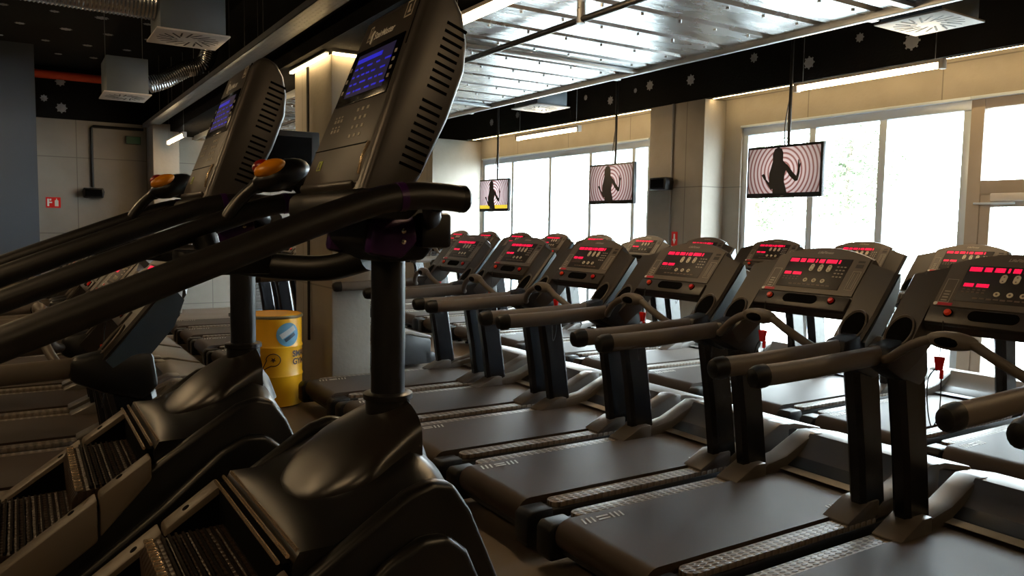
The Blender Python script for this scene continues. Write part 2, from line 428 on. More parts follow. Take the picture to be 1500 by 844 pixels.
    hb.tube(smooth_path([(1.10, .355, 1.085 - d), (1.04, .29, 1.10 - d), (.99, .17, 1.175 - d), (.985, .07, 1.215 - d), (.985, -.07, 1.215 - d), (.99, -.17, 1.165 - d), (1.04, -.30, 1.09 - d), (1.11, -.355, 1.075 - d)]), .02, 12)
    bar = hb.build('heart_rate_bar', M['pad'], root)
    pd = MB(); pd.ball((.985, 0, 1.218 - d), .035, .105, .038)
    pod = pd.build('sensor_pod', M['shell'], bar)
    MB().ball((.962, .005, 1.215 - d), .016, .055, .022).build('sensor_recess', M['recess'], pod)
    # console centre body
    c = MB()
    n = 14; front = []; backr = []
    ys = [-.285 + .57 * k / n for k in range(n + 1)]
    tops = [.598 - .066 * (abs(y) / .285) ** 2.0 for y in ys]
    rings = []
    for y, t in zip(ys, tops):
        rings.append([CP(.20, y, .0), CP(.30, y, .012), CP(t - .012, y, .012), CP(t, y, 0), CP(t - .005, y, -.05), CP(t - .06, y, -.115), CP(.30, y, -.13), CP(.19, y, -.05)])
    c.loft(rings); con = c.build('console', M['shell2'], root)
    # grey face plate
    fp = MB(); rings = []
    ys2 = [-.272 + .544 * k / n for k in range(n + 1)]
    for y in ys2:
        t = .585 - .062 * (abs(y) / .272) ** 2
        rings.append([CP(.288, y, .010), CP(.288, y, .017), CP(t, y, .017), CP(t, y, .010)])
    fp.loft(rings); fp.build('face_plate', M['shell'], con)
    lip = MB(); plate(lip, .195, .278, -.275, .275, .022, .03, .006); lip.build('front_lip', M['shell2'], con)
    sl = MB()
    pr = arc((.245, -.075), .026, PI, 2 * PI, 8) + arc((.245, .075), .026, 0, PI, 8)
    pts1 = [CP(s, y, .020) for s, y in pr]; pts2 = [CP(s, y, .0245) for s, y in pr]
    sl.loft([pts1, pts2]); sl.build('accessory_slot', M['recess'], con)
    for sg in (-1, 1):
        w = MB()
        # arm running down from the console side to the upright, with the cup well near its lower end
        sec = [(-.01, .02), (.06, .03), (.20, .03), (.40, .022), (.50, .014)]
        rings = []
        for s_, th in sec:
            top = .50 if s_ > .45 else s_
            yi, yo = sg * .285, sg * (.435 if s_ > .15 else .425)
            if s_ < .02: yi, yo = sg * .315, sg * .40
            back_ = -.13 if .1 < s_ < .45 else -.09
            so = s_ - (.045 if s_ > .45 else 0)
            rings.append([CP(s_, yi, .012), CP(so, yo - sg * .012, .012), CP(so, yo, 0), CP(so - .02, yo - sg * .04, back_), CP(s_ - .02, yi, back_)])
        w.loft(rings); wing = w.build('console_arm', M['shell2'], con)
        w = MB(); rings = []
        for s_ in (.07, .20, .36, .475):
            yi, yo = sg * .30, sg * .439
            rings.append([CP(s_, yi, -.010), CP(s_ - .012, yo, -.010), CP(s_ - .03, yo - sg * .035, -.140 if .1 < s_ < .45 else -.10), CP(s_ - .03, yi, -.140 if .1 < s_ < .45 else -.10)])
        w.loft(rings); w.build('arm_back_shell', M['backshell'], wing)
        cup = MB(); nn = 24
        def el(r, h): return [CP(.125 + .095 * r * math.sin(2 * PI * k / nn), sg * .358 + .062 * r * math.cos(2 * PI * k / nn), h) for k in range(nn)]
        cup.loft([el(.96, .010), el(1.0, .020), el(.93, .024), el(.86, .018), el(.86, .012)], cap=False)
        cr = cup.build('cup_rim', M['shell'], wing)
        MB().loft([el(.875, .011), el(.875, .0155)]).build('cup_holder', M['recess'], wing)
    dp = MB(); plate(dp, .318, .515, -.180, .195, .0195, .006, .003)
    disp = dp.build('display_panel', M['disp'], con)
    def led(s0, s1, y0, y1, seed):
        g = MB(); rnd = random.Random(seed); y = y0
        while y > y1 + .004:
            w_ = .0095
            if rnd.random() < .84:
                plate(g, s0, s1, y - w_, y - .0005, .0208, .0010)
                if rnd.random() < .5: pass
            y -= .0105
        return g.build('led_readout', M['led'], disp, smooth=0)
    led(.482, .505, .185, -.115, 3); led(.398, .416, .180, .070, 5)
    for y in (.030, -.022, -.073):
        g = MB(); pr = arc((.437, y), .0125, PI / 2, 3 * PI / 2, 6) + arc((.458, y), .0125, -PI / 2, PI / 2, 6)
        g.loft([[CP(q[0], q[1], .0195) for q in pr], [CP(q[0], q[1], .0225) for q in pr]])
        g.build('toggle_button', M['button'], disp)
        g = MB(); disc(g, .366, y, .0125, .0125, .0225, .003); g.build('round_button', M['button'], disp)
        g = MB(); disc(g, .366, y, .005, .005, .0231, .001); 
        plate(g, .432, .438, y - .003, y + .003, .0229, .0008); plate(g, .455, .461, y - .003, y + .003, .0229, .0008); plate(g, .470, .479, y - .0015, y + .0015, .0205, .001)
        g.build('button_mark', M['markdim'], disp)
    g = MB()
    for r in range(4):
        for q in range(3): plate(g, .395 + .021 * r, .402 + .021 * r, -.117 - .020 * q - .008, -.117 - .020 * q + .004, .0203, .001)
    g.build('number_keypad', M['mark'], disp)
    g = MB()
    for r in range(2):
        for q in range(5): plate(g, .366 + .014 * r, .3725 + .014 * r, .178 - .021 * q - .012, .178 - .021 * q, .0203, .001)
    for q in range(9): plate(g, .334 + .002 * (q % 2), .342, .12 - .028 * q - .021, .12 - .028 * q, .0203, .001)
    g.build('program_keys', M['markdim'], disp)
    g = MB()
    for q in range(4): plate(g, .315 + .016 * q, .3215 + .016 * q, .222, .247, .0185, .0015)
    for a in ((.306, .309, .212, .256), (.432, .434, .212, .256), (.306, .434, .256, .258), (.306, .434, .210, .212)): plate(g, *a, .0182, .001)
    g.build('guide_print', M['mark'], con)
    g = MB()
    for a in ((.325, .327, -.255, -.215), (.440, .442, -.255, -.215), (.325, .442, -.257, -.255), (.325, .442, -.215, -.213), (.335, .43, -.226, -.224), (.335, .43, -.246, -.244)): plate(g, *a, .0182, .001)
    g.build('chart_print', M['mark'], con)
    g = MB(); plate(g, .462, .485, -.252, -.212, .0182, .001); plate(g, .495, .507, -.250, -.214, .0182, .001); g.build('vent_patch', M['disp'], con)
    g = MB(); plate(g, .290, .305, .190, .255, .0185, .0015); rl = g.build('warning_label', M['redlab'], con)
    g = MB(); disc(g, .2975, .262, .009, .009, .019, .001); g.build('warning_mark', M['white'], rl)
    for y, mm in ((.185, 'orange'), (-.185, 'red')):
        g = MB(); disc(g, .247, y, .020, .020, .026, .006); ring = g.build('button_collar', M['recess'], con)
        n2 = 14; g = MB()
        g.loft([[CP(.247 + r * math.sin(2 * PI * k / n2), y + r * math.cos(2 * PI * k / n2), hh) for k in range(n2)] for r, hh in ((.015, .024), (.015, .034), (.011, .039), (.003, .040))])
        g.build('stop_button', M[mm], con)
    text_mesh('LifeFitness', .022, lambda x, y: CP(.551 + y, -x, .0185), M['mark'], con, 'brand_logo', shear=.35, bold=.0006)
    # safety clip on its cord
    g = MB(); p0 = Vector(CP(.20, .185, .03))
    cx, cy, cz = 1.235, .18, 1.10 - d
    g.hexa([(cx - .01, cy - .012, cz - .05), (cx + .01, cy - .012, cz - .05), (cx + .01, cy + .012, cz - .05), (cx - .01, cy + .012, cz - .05), (cx - .012, cy - .022, cz + .01), (cx + .012, cy - .022, cz + .01), (cx + .012, cy + .022, cz + .01), (cx - .012, cy + .022, cz + .01)], .004)
    g.box(cx - .008, cx + .008, cy - .018, cy - .006, cz - .085, cz - .045, .003)
    clip = g.build('safety_clip', M['red'], root)
    g = MB(); g.tube(smooth_path([tuple(p0), (cx, cy, cz + .012)]), .0025, 6)
    g.tube(smooth_path([(cx, cy - .012, cz - .08), (cx, cy - .012, cz - .22), (cx - .01, cy + .01, cz - .30), (cx, cy + .04, cz - .22), (cx, cy + .045, cz - .10), (cx, cy + .016, cz - .045)]), .0025, 6)
    g.build('safety_cord', M['cord'], clip)
    return root

GA = 'treadmills in the row nearest the stair climbers'
GB = 'treadmills in the row along the windows'
GC = 'treadmills standing left of the stair climbers'
GD = 'treadmills beyond the concrete column'
LA = ['black treadmill at the right edge of the photo, only its padded left handrail end showing',
      'black treadmill with the largest red-lit console, cut off at the right edge',
      'black treadmill with white bar logo on its belt, under the screen nearest the door',
      'black treadmill third from the right in the front row, console below the wall speaker pillar',
      'black treadmill fourth from the right in the front row, below the middle screen',
      'black treadmill in the front row, second one from the concrete column by the barrel',
      'black treadmill in the front row right beside the concrete column by the barrel']
tm = make_treadmill(LA[2], 0.0, GA)
AX = 2.10
for k in range(7):
    y = .695 + .945 * k
    if k == 2: tm.location = (AX, y, 0)
    else: copy_tree(tm, (AX, y, 0), LA[k], GA)
bl = ['mostly hidden treadmill by the windows at the lower right corner, its pale belt showing',
      'treadmill by the glazed door, its lit console just above the frontmost large console',
      'treadmill by the windows, second from the glazed door',
      'treadmill by the windows, third from the glazed door, below the biggest screen',
      'treadmill by the windows directly under the nearest hanging screen corner pillar',
      'treadmill by the windows in front of the speaker pillar',
      'treadmill by the windows just left of the speaker pillar',
      'treadmill by the windows under the middle hanging screen',
      'treadmill by the windows, next to the left from the one under the middle screen',
      'treadmill by the windows between the middle and the far hanging screens',
      'treadmill by the windows under the far washed-out hanging screen',
      'farthest treadmill by the windows, beside the far pillar']
for k in range(12):
    copy_tree(tm, (5.03, 2.38 + .96 * k, 0), bl[k], GB)
dl = ['nearest treadmill beyond the concrete column, low deck behind the yellow barrel',
      'second treadmill beyond the concrete column', 'third treadmill beyond the concrete column, deck end left of the rear pole',
      'farthest treadmill beyond the concrete column, deck end at the left of its row']
for k in range(4):
    copy_tree(tm, (1.72, 8.42 + .95 * k, 0), dl[k], GD)
cl = ['nearest treadmill left of the climbers, its dark console arm crossing below the black rails',
      'second treadmill left of the climbers, shiny upright showing behind the first', 'third treadmill left of the climbers',
      'fourth treadmill left of the climbers', 'fifth treadmill left of the climbers, console peeking over the upper rail', 'farthest treadmill left of the climbers']
tc_ = make_treadmill(cl[0], .075, GC); tc_.location = (-.90, 4.05, 0)
for k in range(1, 6): copy_tree(tc_, (-.90, 4.05 + .945 * k, 0), cl[k], GC)

# ------------------------------------------------------------------ stair climber
def make_climber(label):
    root = empty('stair_climber', (0, 0, 0), label, 'stair climber', 'stair climbers in the foreground')
    FD = (.33, .944); FN = (-.944, .33)
    def taper(y, s): return y * (1 - .55 * max(0, min(1, s / .45))) if y > 0 else y
    def F(s, y, h=0.0): return (-.165 + FD[0] * s + FN[0] * h, taper(y, s), 1.70 + FD[1] * s + FN[1] * h)
    def plate(mb, s0, s1, y0, y1, h, th=.003, bevel=0):
        c = [(s0, y0), (s0, y1), (s1, y1), (s1, y0)]
        return mb.hexa([F(a, b, h - th) for a, b in c] + [F(a, b, h) for a, b in c], bevel)
    # base and frame
    b = MB(); b.box(-1.62, .40, -.30, .30, .012, .07, .01)
    for x in (-1.5, .3): b.box(x - .04, x + .04, -.40, .40, 0, .05, .008)
    b.build('base_frame', M['frame'], root)
    for sg in (-1, 1):
        sp = MB()
        sp.prism([(-1.62, .05), (-1.62, .12), (-.727, .655), (-.304, .945), (-.10, 1.075), (-.04, 1.092), (.01, 1.078), (.055, 1.01), (.145, .80), (.29, .40), (.39, .06)], sg * .30, sg * .345, bevel=.016, seg=3)
        side = sp.build('side_panel', M['gloss'], root)
        cv = MB()
        cv.prism([(-1.45, .06), (-1.25, .22), (-.62, .585), (-.33, .80), (-.16, .945), (-.08, .985), (-.02, .98), (.03, .935), (.08, .82), (.17, .56), (.30, .06)], sg * .34, sg * .378, bevel=.024, seg=4)
        cv.build('lower_cover', M['gloss'], side)
        for x0, x1, y1 in ((-1.55, -.492, .378), (-.486, -.348, .368)):
            rc = MB(); zt = lambda x: .684 + (x + .727) * .688
            def low(x): return max(.0, min(.125, .125 * (-.22 - x) / .32))
            pts = [(x0, zt(x0) + .006), (x1, zt(x1) + .006), (x1, zt(x1) - low(x1) - .012), (x0, zt(x0) - low(x0) - .012)]
            rc.prism(pts, sg * .288, sg * (y1 - .012), bevel=.008)
            rr = rc.build('rail_cover', M['cover'], root)
            sc = MB()
            for x in ([-1.2, -.9, -.555] if x0 < -1 else [-.43]):
                m3 = Matrix.Rotation(-math.atan(.688), 3, 'Y')
                sc.lathe([(.010, 0), (.010, .0015)], 10, (x, sg * .315, zt(x) + .006), m3)
            sc.build('screw_hole', M['recess'], rr)
    # steps
    for k in range(6):
        xs, zs = -.515 - .235 * k, .85 - .155 * k
        if zs < .05: break
        st = MB()
        prof = [(xs - .03, zs - .13), (xs - .035, zs - .03), (xs - .02, zs - .004), (xs, zs), (xs + .225, zs + .012), (xs + .235, zs - .01), (xs + .20, zs - .15)]
        st.prism(prof, -.262, .245)
        so = st.build('step', M['tread'], root)
        ch = MB()
        for q in range(17): ch.box(xs - .026, xs - .004, -.258 + q * .030, -.258 + q * .030 + .023, zs + .000, zs + .008, .003)
        ch.build('nosing_glints', M['bronze'], so)  # glints along the nosing edge, shaped as small bronze segments
        rb = MB()
        for q in range(13): rb.box(xs + .012 + q * .0165, xs + .018 + q * .0165, -.255, .24, zs + .002, zs + .0115)
        rb.build('tread_rib', M['rib'], so)
    iw = MB()
    for sg in (-1, 1):
        iw.prism([(-1.6, .07), (-.75, .66), (-.33, .94), (-.05, 1.06), (.0, .9), (.0, .07)], sg * .286, sg * .298)
    iw.box(-.352, -.30, -.286, .286, .2, .957)
    iw.build('inner_wall', M['recess'], root)
    # hood
    prof = [(-.335, .952), (-.320, .980), (-.25, 1.010), (-.15, 1.053), (-.06, 1.092), (-.01, 1.108), (.04, 1.085), (.085, 1.01), (.125, .90), (.16, .80), (.30, .42), (.40, .06)]
    n = 16; hd = MB(); rings = []
    for k in range(n + 1):
        y = -.302 + .604 * k / n; e = (abs(y) / .302)
        rings.append([(x - (.03 * e ** 4 if x > 0 else 0), y, z - .030 * e ** 3 * (1 if x > -.3 else 0)) for x, z in prof] + [(.34, y, .05), (-.30, y, .05), (-.335, y, .93)])
    hd.loft(rings); hood = hd.build('front_hood', M['gloss'], root, smooth=60)
    bl_ = MB(); rot = Matrix.Rotation(-math.radians(23), 3, 'Y')
    nr, rings = 16, []
    for k in range(nr + 1):
        u = k / nr; x = -.27 + .30 * u
        w = .185 * math.sqrt(max(.0, 1 - (1 - min(1, u / .55)) ** 2)) * (1 - .25 * max(0, u - .55) / .45) + .002
        hgt = .085 * math.sin(min(1, u * 1.15 + .02) * PI / 2)
        base = .995 + (x + .27) * .42
        ring = []
        for j in range(17):
            a = PI * j / 16
            ring.append((x, -.0 + w * math.cos(a), base + hgt * math.sin(a) ** .8))
        rings.append(ring + [(x, -w, base - .06), (x, w, base - .06)])
    bl_.loft(rings); bl_.build('hood_blister', M['blister'], hood, smooth=70)
    for k in range(3):
        x = -.360 + .020 * k
        MB().tube([(x, -.288, .962 + .0085 * k), (x, .288, .962 + .0085 * k)], .0048, 8).build('trim_strip', M['bronze'], hood)
    MB().lathe([(.11, 1.02), (.085, 1.09), (.062, 1.125), (.056, 1.15), (.056, 1.20), (.062, 1.203), (.062, 1.216), (.05, 1.22), (.045, 1.22)], 28).build('post_collar', M['gloss'], hood)
    g = MB()
    for a in range(4): g.box(-.215 + .02 * (a % 2), -.205 + .02 * (a % 2) + .006, -.055 + .012 * a, -.047 + .012 * a, 1.12, 1.13)
    g.bm.free()
    ps = MB(); ps.tube([(0, 0, 1.05), (0, 0, 1.60)], .0425, 24); post = ps.build('post', M['frame'], root)
    # clamp
    cm = MB(); cm.prism([(-.115, 1.60), (-.10, 1.68), (.05, 1.70), (.10, 1.67), (.095, 1.61), (.045, 1.555), (-.06, 1.55)], -.115, .115, bevel=.012)
    cm.box(.02, .10, -.15, .15, 1.585, 1.668, .01)
    cm.build('clamp_block', M['black'], root)
    for sg in (-1, 1):
        pc = MB(); pc.prism([(-.115, 1.572), (-.10, 1.658), (.0, 1.664), (.012, 1.60), (-.03, 1.558)], sg * .112, sg * .155, bevel=.014)
        pcl = pc.build('purple_clamp_cover', M['purple'], root)
        if sg < 0: pcl0 = pcl
    bt = MB()
    for z in (1.60, 1.625):
        bt.lathe([(.006, 0), (.006, .004), (.002, .006)], 10, (-.03, -.155, z), Matrix.Rotation(PI / 2, 3, 'X'))
    bt.build('bolt', M['bolt'], pcl0)
    # handrails
    for sg in (-1, 1):
        pth = [(-1.66, sg * .36, .20), (-1.66, sg * .375, .70), (-1.60, sg * .39, 1.00), (-1.42, sg * .39, 1.195), (-.81, sg * .39, 1.445), (-.40, sg * .39, 1.608), (-.263, sg * .39, 1.660), (-.18, sg * .39, 1.687), (-.11, sg * .39, 1.697), (-.05, sg * .39, 1.697), (-.01, sg * .39, 1.694)]
        hr = MB().tube(smooth_path(pth, 5), .0275, 16).build('handrail', M['rail'], root)
        MB().tube([(-.012, sg * .39, 1.694), (.0, sg * .39, 1.694), (.006, sg * .39, 1.694), (.009, sg * .39, 1.694)], [.0282, .0282, .023, .008], 16).build('rail_end_cap', M['black'], hr)
        MB().tube([(-.150, sg * .39, 1.693), (-.135, sg * .39, 1.695)], .0292, 16).build('rail_collar', M['purple'], hr)
        MB().tube(smooth_path([(-.06, sg * .385, 1.685), (-.03, sg * .30, 1.672), (.03, sg * .18, 1.652), (.05, sg * .08, 1.645)]), .02, 12).build('cross_tube', M['black'], root)
    # heart-rate grip on the far rail
    gp = MB(); y = .375
    gp.tube(smooth_path([(-.305, y, 1.650), (-.275, y - .01, 1.695), (-.235, y - .03, 1.735), (-.19, y - .04, 1.752), (-.14, y - .04, 1.748)]), [.017] * 12 + [.021] * 9 + [.024] * 4, 12)
    gp.tube(smooth_path([(-.175, y - .04, 1.775), (-.12, y - .035, 1.758), (-.075, y - .02, 1.71), (-.035, y, 1.685)]), [.032] * 8 + [.030] * 8 + [.024] * 3, 12)
    grip = gp.build('heart_rate_grip', M['gloss'], root)
    gh = MB(); rot = Matrix.Rotation(math.radians(-22), 3, 'Y')
    gh.ball((-.17, y - .045, 1.768), .082, .042, .040, rot)
    head = gh.build('grip_head', M['gloss'], grip)
    MB().ball((-.203, y - .056, 1.784), .046, .034, .024, rot).build('amber_button', M['yellowbtn'], head)
    MB().ball((-.222, y - .040, 1.789), .025, .030, .019, rot).build('red_button', M['redbtn'], head)
    # tray under the far rail
    tr = MB(); tr.tube(smooth_path([(-.03, .06, 1.555), (-.10, .16, 1.525), (-.20, .26, 1.525), (-.33, .37, 1.545), (-.36, .39, 1.60)]), .034, 12)
    tr.box(-.44, -.22, .24, .40, 1.505, 1.565, .01)
    tr.build('accessory_tray', M['black'], root)
    # console body
    cb = MB()
    pr = [(-.178, 1.675), (-.17, 1.70), (-.018, 2.132), (.000, 2.158), (.030, 2.168), (.062, 2.150), (.083, 2.112), (.094, 2.050), (.088, 1.985), (.046, 1.875), (-.02, 1.745), (-.075, 1.672)]
    cb.prism(pr, -.232, .20, bevel=.016, seg=3)
    cb.deform(lambda v: Vector((v.x, taper(v.y, (v.z - 1.70) / .944), v.z)))
    con = cb.build('console', M['climb'], root, smooth=50)
    nk = MB(); nk.prism([(-.19, 1.655), (-.188, 1.70), (-.17, 1.716), (-.03, 1.722), (.0, 1.70), (-.05, 1.65)], -.24, .212, bevel=.012); nk.build('console_neck', M['black'], con)
    fp = MB(); plate(fp, .03, .465, -.205, .192, .006, .012, .005); face = fp.build('face_plate', M['face'], con)
    gv = MB(); plate(gv, .02, .470, -.216, -.207, .004, .012); gv.build('edge_groove', M['recess'], con)
    ed = MB(); ed.tube(smooth_path([F(.045, -.212, .012), F(.08, -.214, .016), F(.12, -.212, .012)]), .0035, 8); ed.build('edge_glint', M['bronze'], con)  # small highlight on the console edge, shaped as a thin bronze tube
    bz = MB(); plate(bz, .238, .384, -.200, .170, .009, .004, .002); bez = bz.build('screen', M['screen'], face)
    ds = MB(); plate(ds, .258, .368, -.165, .105, .0096, .001); dsp = ds.build('screen_glow', M['blueled'], bez)
    g = MB(); rnd = random.Random(2)
    plate(g, .345, .356, -.10, .09, .0104, .0006)
    for r in range(4):
        yy = .09
        while yy > -.15:
            w = rnd.uniform(.012, .035)
            plate(g, .268 + .02 * r, .272 + .02 * r, yy - w, yy, .0104, .0006); yy -= w + rnd.uniform(.01, .03)
    g.build('screen_graphics', emat('screen_graphics_blue', (.14, .16, 1), .38), bez, smooth=0)
    g = MB()
    for r in range(4): plate(g, .275 + .020 * r, .284 + .020 * r, -.190, -.178, .0104, .0006)
    for r in range(3): plate(g, .27 + .03 * r, .280 + .03 * r, .135, .150, .0104, .0006)
    g.build('screen_legend', M['mark'], bez, smooth=0)
    g = MB()
    for r in range(2):
        for q in range(3):
            plate(g, .168 + .026 * r, .176 + .026 * r, .115 - .028 * q - .014, .115 - .028 * q, .0072, .001)
            plate(g, .180 + .026 * r, .184 + .026 * r, .115 - .028 * q - .010, .115 - .028 * q, .0072, .001)
    for r in range(4):
        for q in range(3): plate(g, .145 + .022 * r, .153 + .022 * r, -.05 - .03 * q - .012, -.05 - .03 * q, .0072, .001)
    g.build('keypad', M['mark'], face, smooth=0)
    g = MB(); plate(g, .122, .1245, -.20, .19, .0072, .001); g.build('panel_seam', M['recess'], face)
    g = MB(); plate(g, .07, .095, .085, .115, .0075, .001, .0); gi = g.build('program_badge', M['green'], face)
    g = MB(); plate(g, .075, .09, .098, .104, .0082, .0006); plate(g, .072, .078, .092, .108, .0082, .0006); g.build('badge_symbol', M['face'], gi)
    for (s0, y0) in ((.405, .10), (.425, -.155)):
        g = MB()
        for a in ((s0, s0 + .003, y0 - .04, y0), (s0 + .037, s0 + .04, y0 - .04, y0), (s0, s0 + .04, y0 - .003, y0), (s0, s0 + .04, y0 - .04, y0 - .037), (s0 + .010, s0 + .016, y0 - .028, y0 - .012), (s0 + .016, s0 + .030, y0 - .022, y0 - .016)): plate(g, *a, .0072, .001)
        g.build('framed_icon', M['mark'], face, smooth=0)
    text_mesh('StairMaster', .026, lambda x, y: F(.412 + y, -.055 - x, .0076), M['white'], face, 'brand_logo', shear=.3, bold=.0004)
    g = MB(); g.tube(smooth_path([F(.396, .036, .007), F(.405, .026, .008), F(.418, .030, .008), F(.428, .018, .007)]), .0028, 6); g.build('brand_mark', M['white'], face)
    ld = MB(); ld.hexa([F(.0, .175, -.01), F(.0, -.19, -.01), F(.02, -.19, .014), F(.02, .175, .014), F(.02, .175, -.01), F(.02, -.19, -.01), F(.034, -.19, .014), F(.034, .175, .014)], .005)
    ld.build('reading_ledge', M['face'], con)
    # vents on both sides
    for sg in (-1, 1):
        vt = MB()
        for grp in ((0, 9), (9.8, 18)):
            k = grp[0]
            while k < grp[1]:
                s_ = .085 + k * .0188
                def Q(s2, dx, h):
                    base = Vector((-.165 + FD[0] * s2, 0, 1.70 + FD[1] * s2)); dd = Vector((.944, 0, -.33)) * dx
                    q = base + dd
                    yy = -.232 - h if sg < 0 else taper(.20, s2) + h
                    return (q.x, yy, q.z)
                lift = .0
                o0, o1 = .056 + .010 * math.sin(s_ * 5), .116
                vt.hexa([Q(s_ + .012, o0, -.004), Q(s_ + .0185, o0, -.004), Q(s_ + .0185, o1, -.004), Q(s_ + .012, o1, -.004), Q(s_ + .012, o0, .0012), Q(s_ + .0185, o0, .0012), Q(s_ + .0185, o1, .0012), Q(s_ + .012, o1, .0012)])
                k += 1
        vt.build('side_vent', M['recess'], con, smooth=0)
    return root
c1 = make_climber('large black stair climber nearest the camera, its tall console at upper centre')
c1.location = (.78, 1.81, 0)
c2 = copy_tree(c1, (.66, 2.80, 0), 'black stair climber behind the nearest one, its smaller console left of the concrete column')

# ------------------------------------------------------------------ room shell
ZC, XW, XB = 4.2, 8.0, 7.6
def struct(mb, name, m, parent=None): 
    o = mb.build(name, m, parent)
    if not parent: o['kind'] = 'structure'
    return o
struct(MB().box(-6, 8.5, -5, 15.9, -.2, 0), 'floor', M['floor'])
struct(MB().box(-6, 8.5, -5, 15.9, ZC, ZC + .2), 'ceiling', M['insul'])
wb = MB(); wb.box(.28, 8.5, 15.5, 15.7, 0, 3.34); o = struct(wb, 'wall_back', M['concrete_b'])
struct(MB().box(.28, 8.5, 15.46, 15.7, 3.34, ZC), 'trim_1', M['insul'])
struct(MB().box(-6, .28, 13.7, 15.9, 0, ZC), 'wall_partition', M['bluewall'])
struct(MB().box(-6.2, -6, -5, 13.7, 0, ZC), 'wall_left', M['darkwall'])
struct(MB().box(-6, 8.5, -5.2, -5, 0, ZC), 'wall_front', M['darkwall'])
# window wall: lintel, bulkhead, piers
wr = MB()
wr.box(XW, XW + .3, -5, 15.5, 2.98, ZC)
wr.box(XW, XW + .3, -5, 2.6, 0, 2.98)
wr.box(XW, XW + .3, 7.1, 8.85, 0, 2.98); wr.box(XW, XW + .3, 13.85, 15.5, 0, 2.98)
struct(wr, 'wall_right', M['concrete'])
bh = MB(); bh.box(XB, XB + .10, -5, 15.46, 3.335, ZC); struct(bh, 'trim_2', M['insul'])
for i, (y0, y1) in enumerate(((7.38, 8.42), (13.87, 15.46))):
    p = MB(); p.box((XB + .005, 6.9)[i], XW, y0, y1, 0, 3.335, .01); struct(p, 'pillar_%d' % (i + 1), M['concrete'])
p = MB(); p.box(2.405, 2.78, 6.86, 7.95, 0, 3.15, .012); struct(p, 'pillar_3', M['concrete'])
p = MB(); p.box(2.0, 2.42, 14.7, 15.46, 0, 3.3, .012); struct(p, 'pillar_4', M['concrete'])
struct(MB().box(2.28, 2.92, -5, 15.46, 3.18, ZC), 'beam_1', M['insul'])

def led(x0, x1, y0, y1, z0, z1, label, axis):
    e = empty('led_strip', ((x0 + x1) / 2, (y0 + y1) / 2, z0), label, 'light')
    cx, cy, cz = e.location
    MB().box(x0 - cx, x1 - cx, y0 - cy, y1 - cy, 0, z1 - z0, .003).build('light_bar', M['cove'], e)
    MB().box(x0 - cx - .004, x1 - cx + .004, y0 - cy - .004, y1 - cy + .004, z1 - z0, z1 - z0 + .012).build('mounting_profile', M['alu'], e)
led(XB + .105, XB + .145, -2, 7.36, 3.338, 3.358, 'warm glowing strip over the concrete lintel above the windows by the door', 'y')
led(XB + .105, XB + .145, 8.44, 13.73, 3.338, 3.358, 'warm glowing strip over the concrete lintel between the two window pillars', 'y')
led(2.355, 2.385, 6.88, 7.95, 3.13, 3.15, 'warm glowing strip at the top of the concrete column, on its wide side', 'y')
led(2.405, 2.78, 6.80, 6.83, 3.13, 3.15, 'warm glowing strip at the top of the concrete column, on its narrow side', 'x')

led(3.0, 6.88, 15.38, 15.42, 3.338, 3.358, 'warm glowing strip along the top of the concrete back wall', 'x')

# windows
def window(name, y0, y1, mulls, m, sill=.08):
    e = empty(name, (XW + .08, (y0 + y1) / 2, 0), kind='structure'); cy = e.location.y
    f = MB()
    f.box(-.05, .05, y0 - cy, y1 - cy, 2.86, 2.98, .004); f.box(-.05, .05, y0 - cy, y1 - cy, .0, sill, .004)
    for y, w in [(y0 + .04, .08), (y1 - .04, .08)] + mulls: f.box(-.045, .045, y - w / 2 - cy, y + w / 2 - cy, sill, 2.86, .006)
    fr = f.build('window_frame', m, e)
    g = MB(); g.box(-.004, .004, y0 + .06 - cy, y1 - .06 - cy, sill, 2.87); g.build('pane', M['glass'], e)
    return e
window('window_1', 4.21, 7.1, [(6.05, .09), (5.15, .09)], M['alu'])
window('window_2', 8.85, 13.85, [(9.25, .08), (10.32, .08), (11.48, .08), (12.73, .08)], M['alu'])
e = empty('door_1', (XW + .08, 3.4, 0), kind='structure')
f = MB(); f.box(-.055, .055, -.69, .70, 2.86, 2.98, .004); f.box(-.055, .055, -.68, .69, 2.02, 2.16, .004)
f.box(-.06, .06, .68, .81, 0, 2.98, .006); f.box(-.06, .06, -.8, -.67, 0, 2.98, .006)
f.build('door_frame', M['doorfr'], e)
f = MB(); f.box(-.05, .03, .58, .68, .02, 2.02, .005); f.box(-.05, .03, -.67, -.57, .02, 2.02, .005); f.box(-.05, .03, -.57, .58, 1.90, 2.02, .005); f.box(-.05, .03, -.57, .58, .02, .16, .005)
lf = f.build('door_leaf', M['doorfr'], e)
g = MB(); g.box(-.004, .004, -.57, .58, .16, 1.9); g.build('door_pane', M['glass'], lf)
g = MB(); g.box(-.004, .004, -.67, .68, 2.16, 2.87); g.build('transom_pane', M['glass'], e)
g = MB(); g.box(-.11, -.05, .22, .56, 1.955, 2.03, .008); cb = g.build('door_closer', M['diff'], lf)
g = MB(); g.box(-.10, -.08, .34, .72, 1.925, 1.945, .004); g.build('closer_arm', M['alu'], cb)
g = MB(); g.tube(smooth_path([(-.05, -.5, 1.0), (-.10, -.5, 1.0), (-.10, -.38, 1.0)]), .011, 8); g.build('door_handle', M['bolt'], lf)
sg_ = MB(); sg_.box(XW - .03, XW + .05, 4.2, 7.1, 2.955, 2.985, .004); sg_.box(XW - .03, XW + .05, 8.85, 13.8, 2.955, 2.985, .004); sg_.box(XW - .03, XW + .05, 2.6, 4.2, 2.955, 2.985, .004)
struct(sg_, 'trim_3', M['alu'])

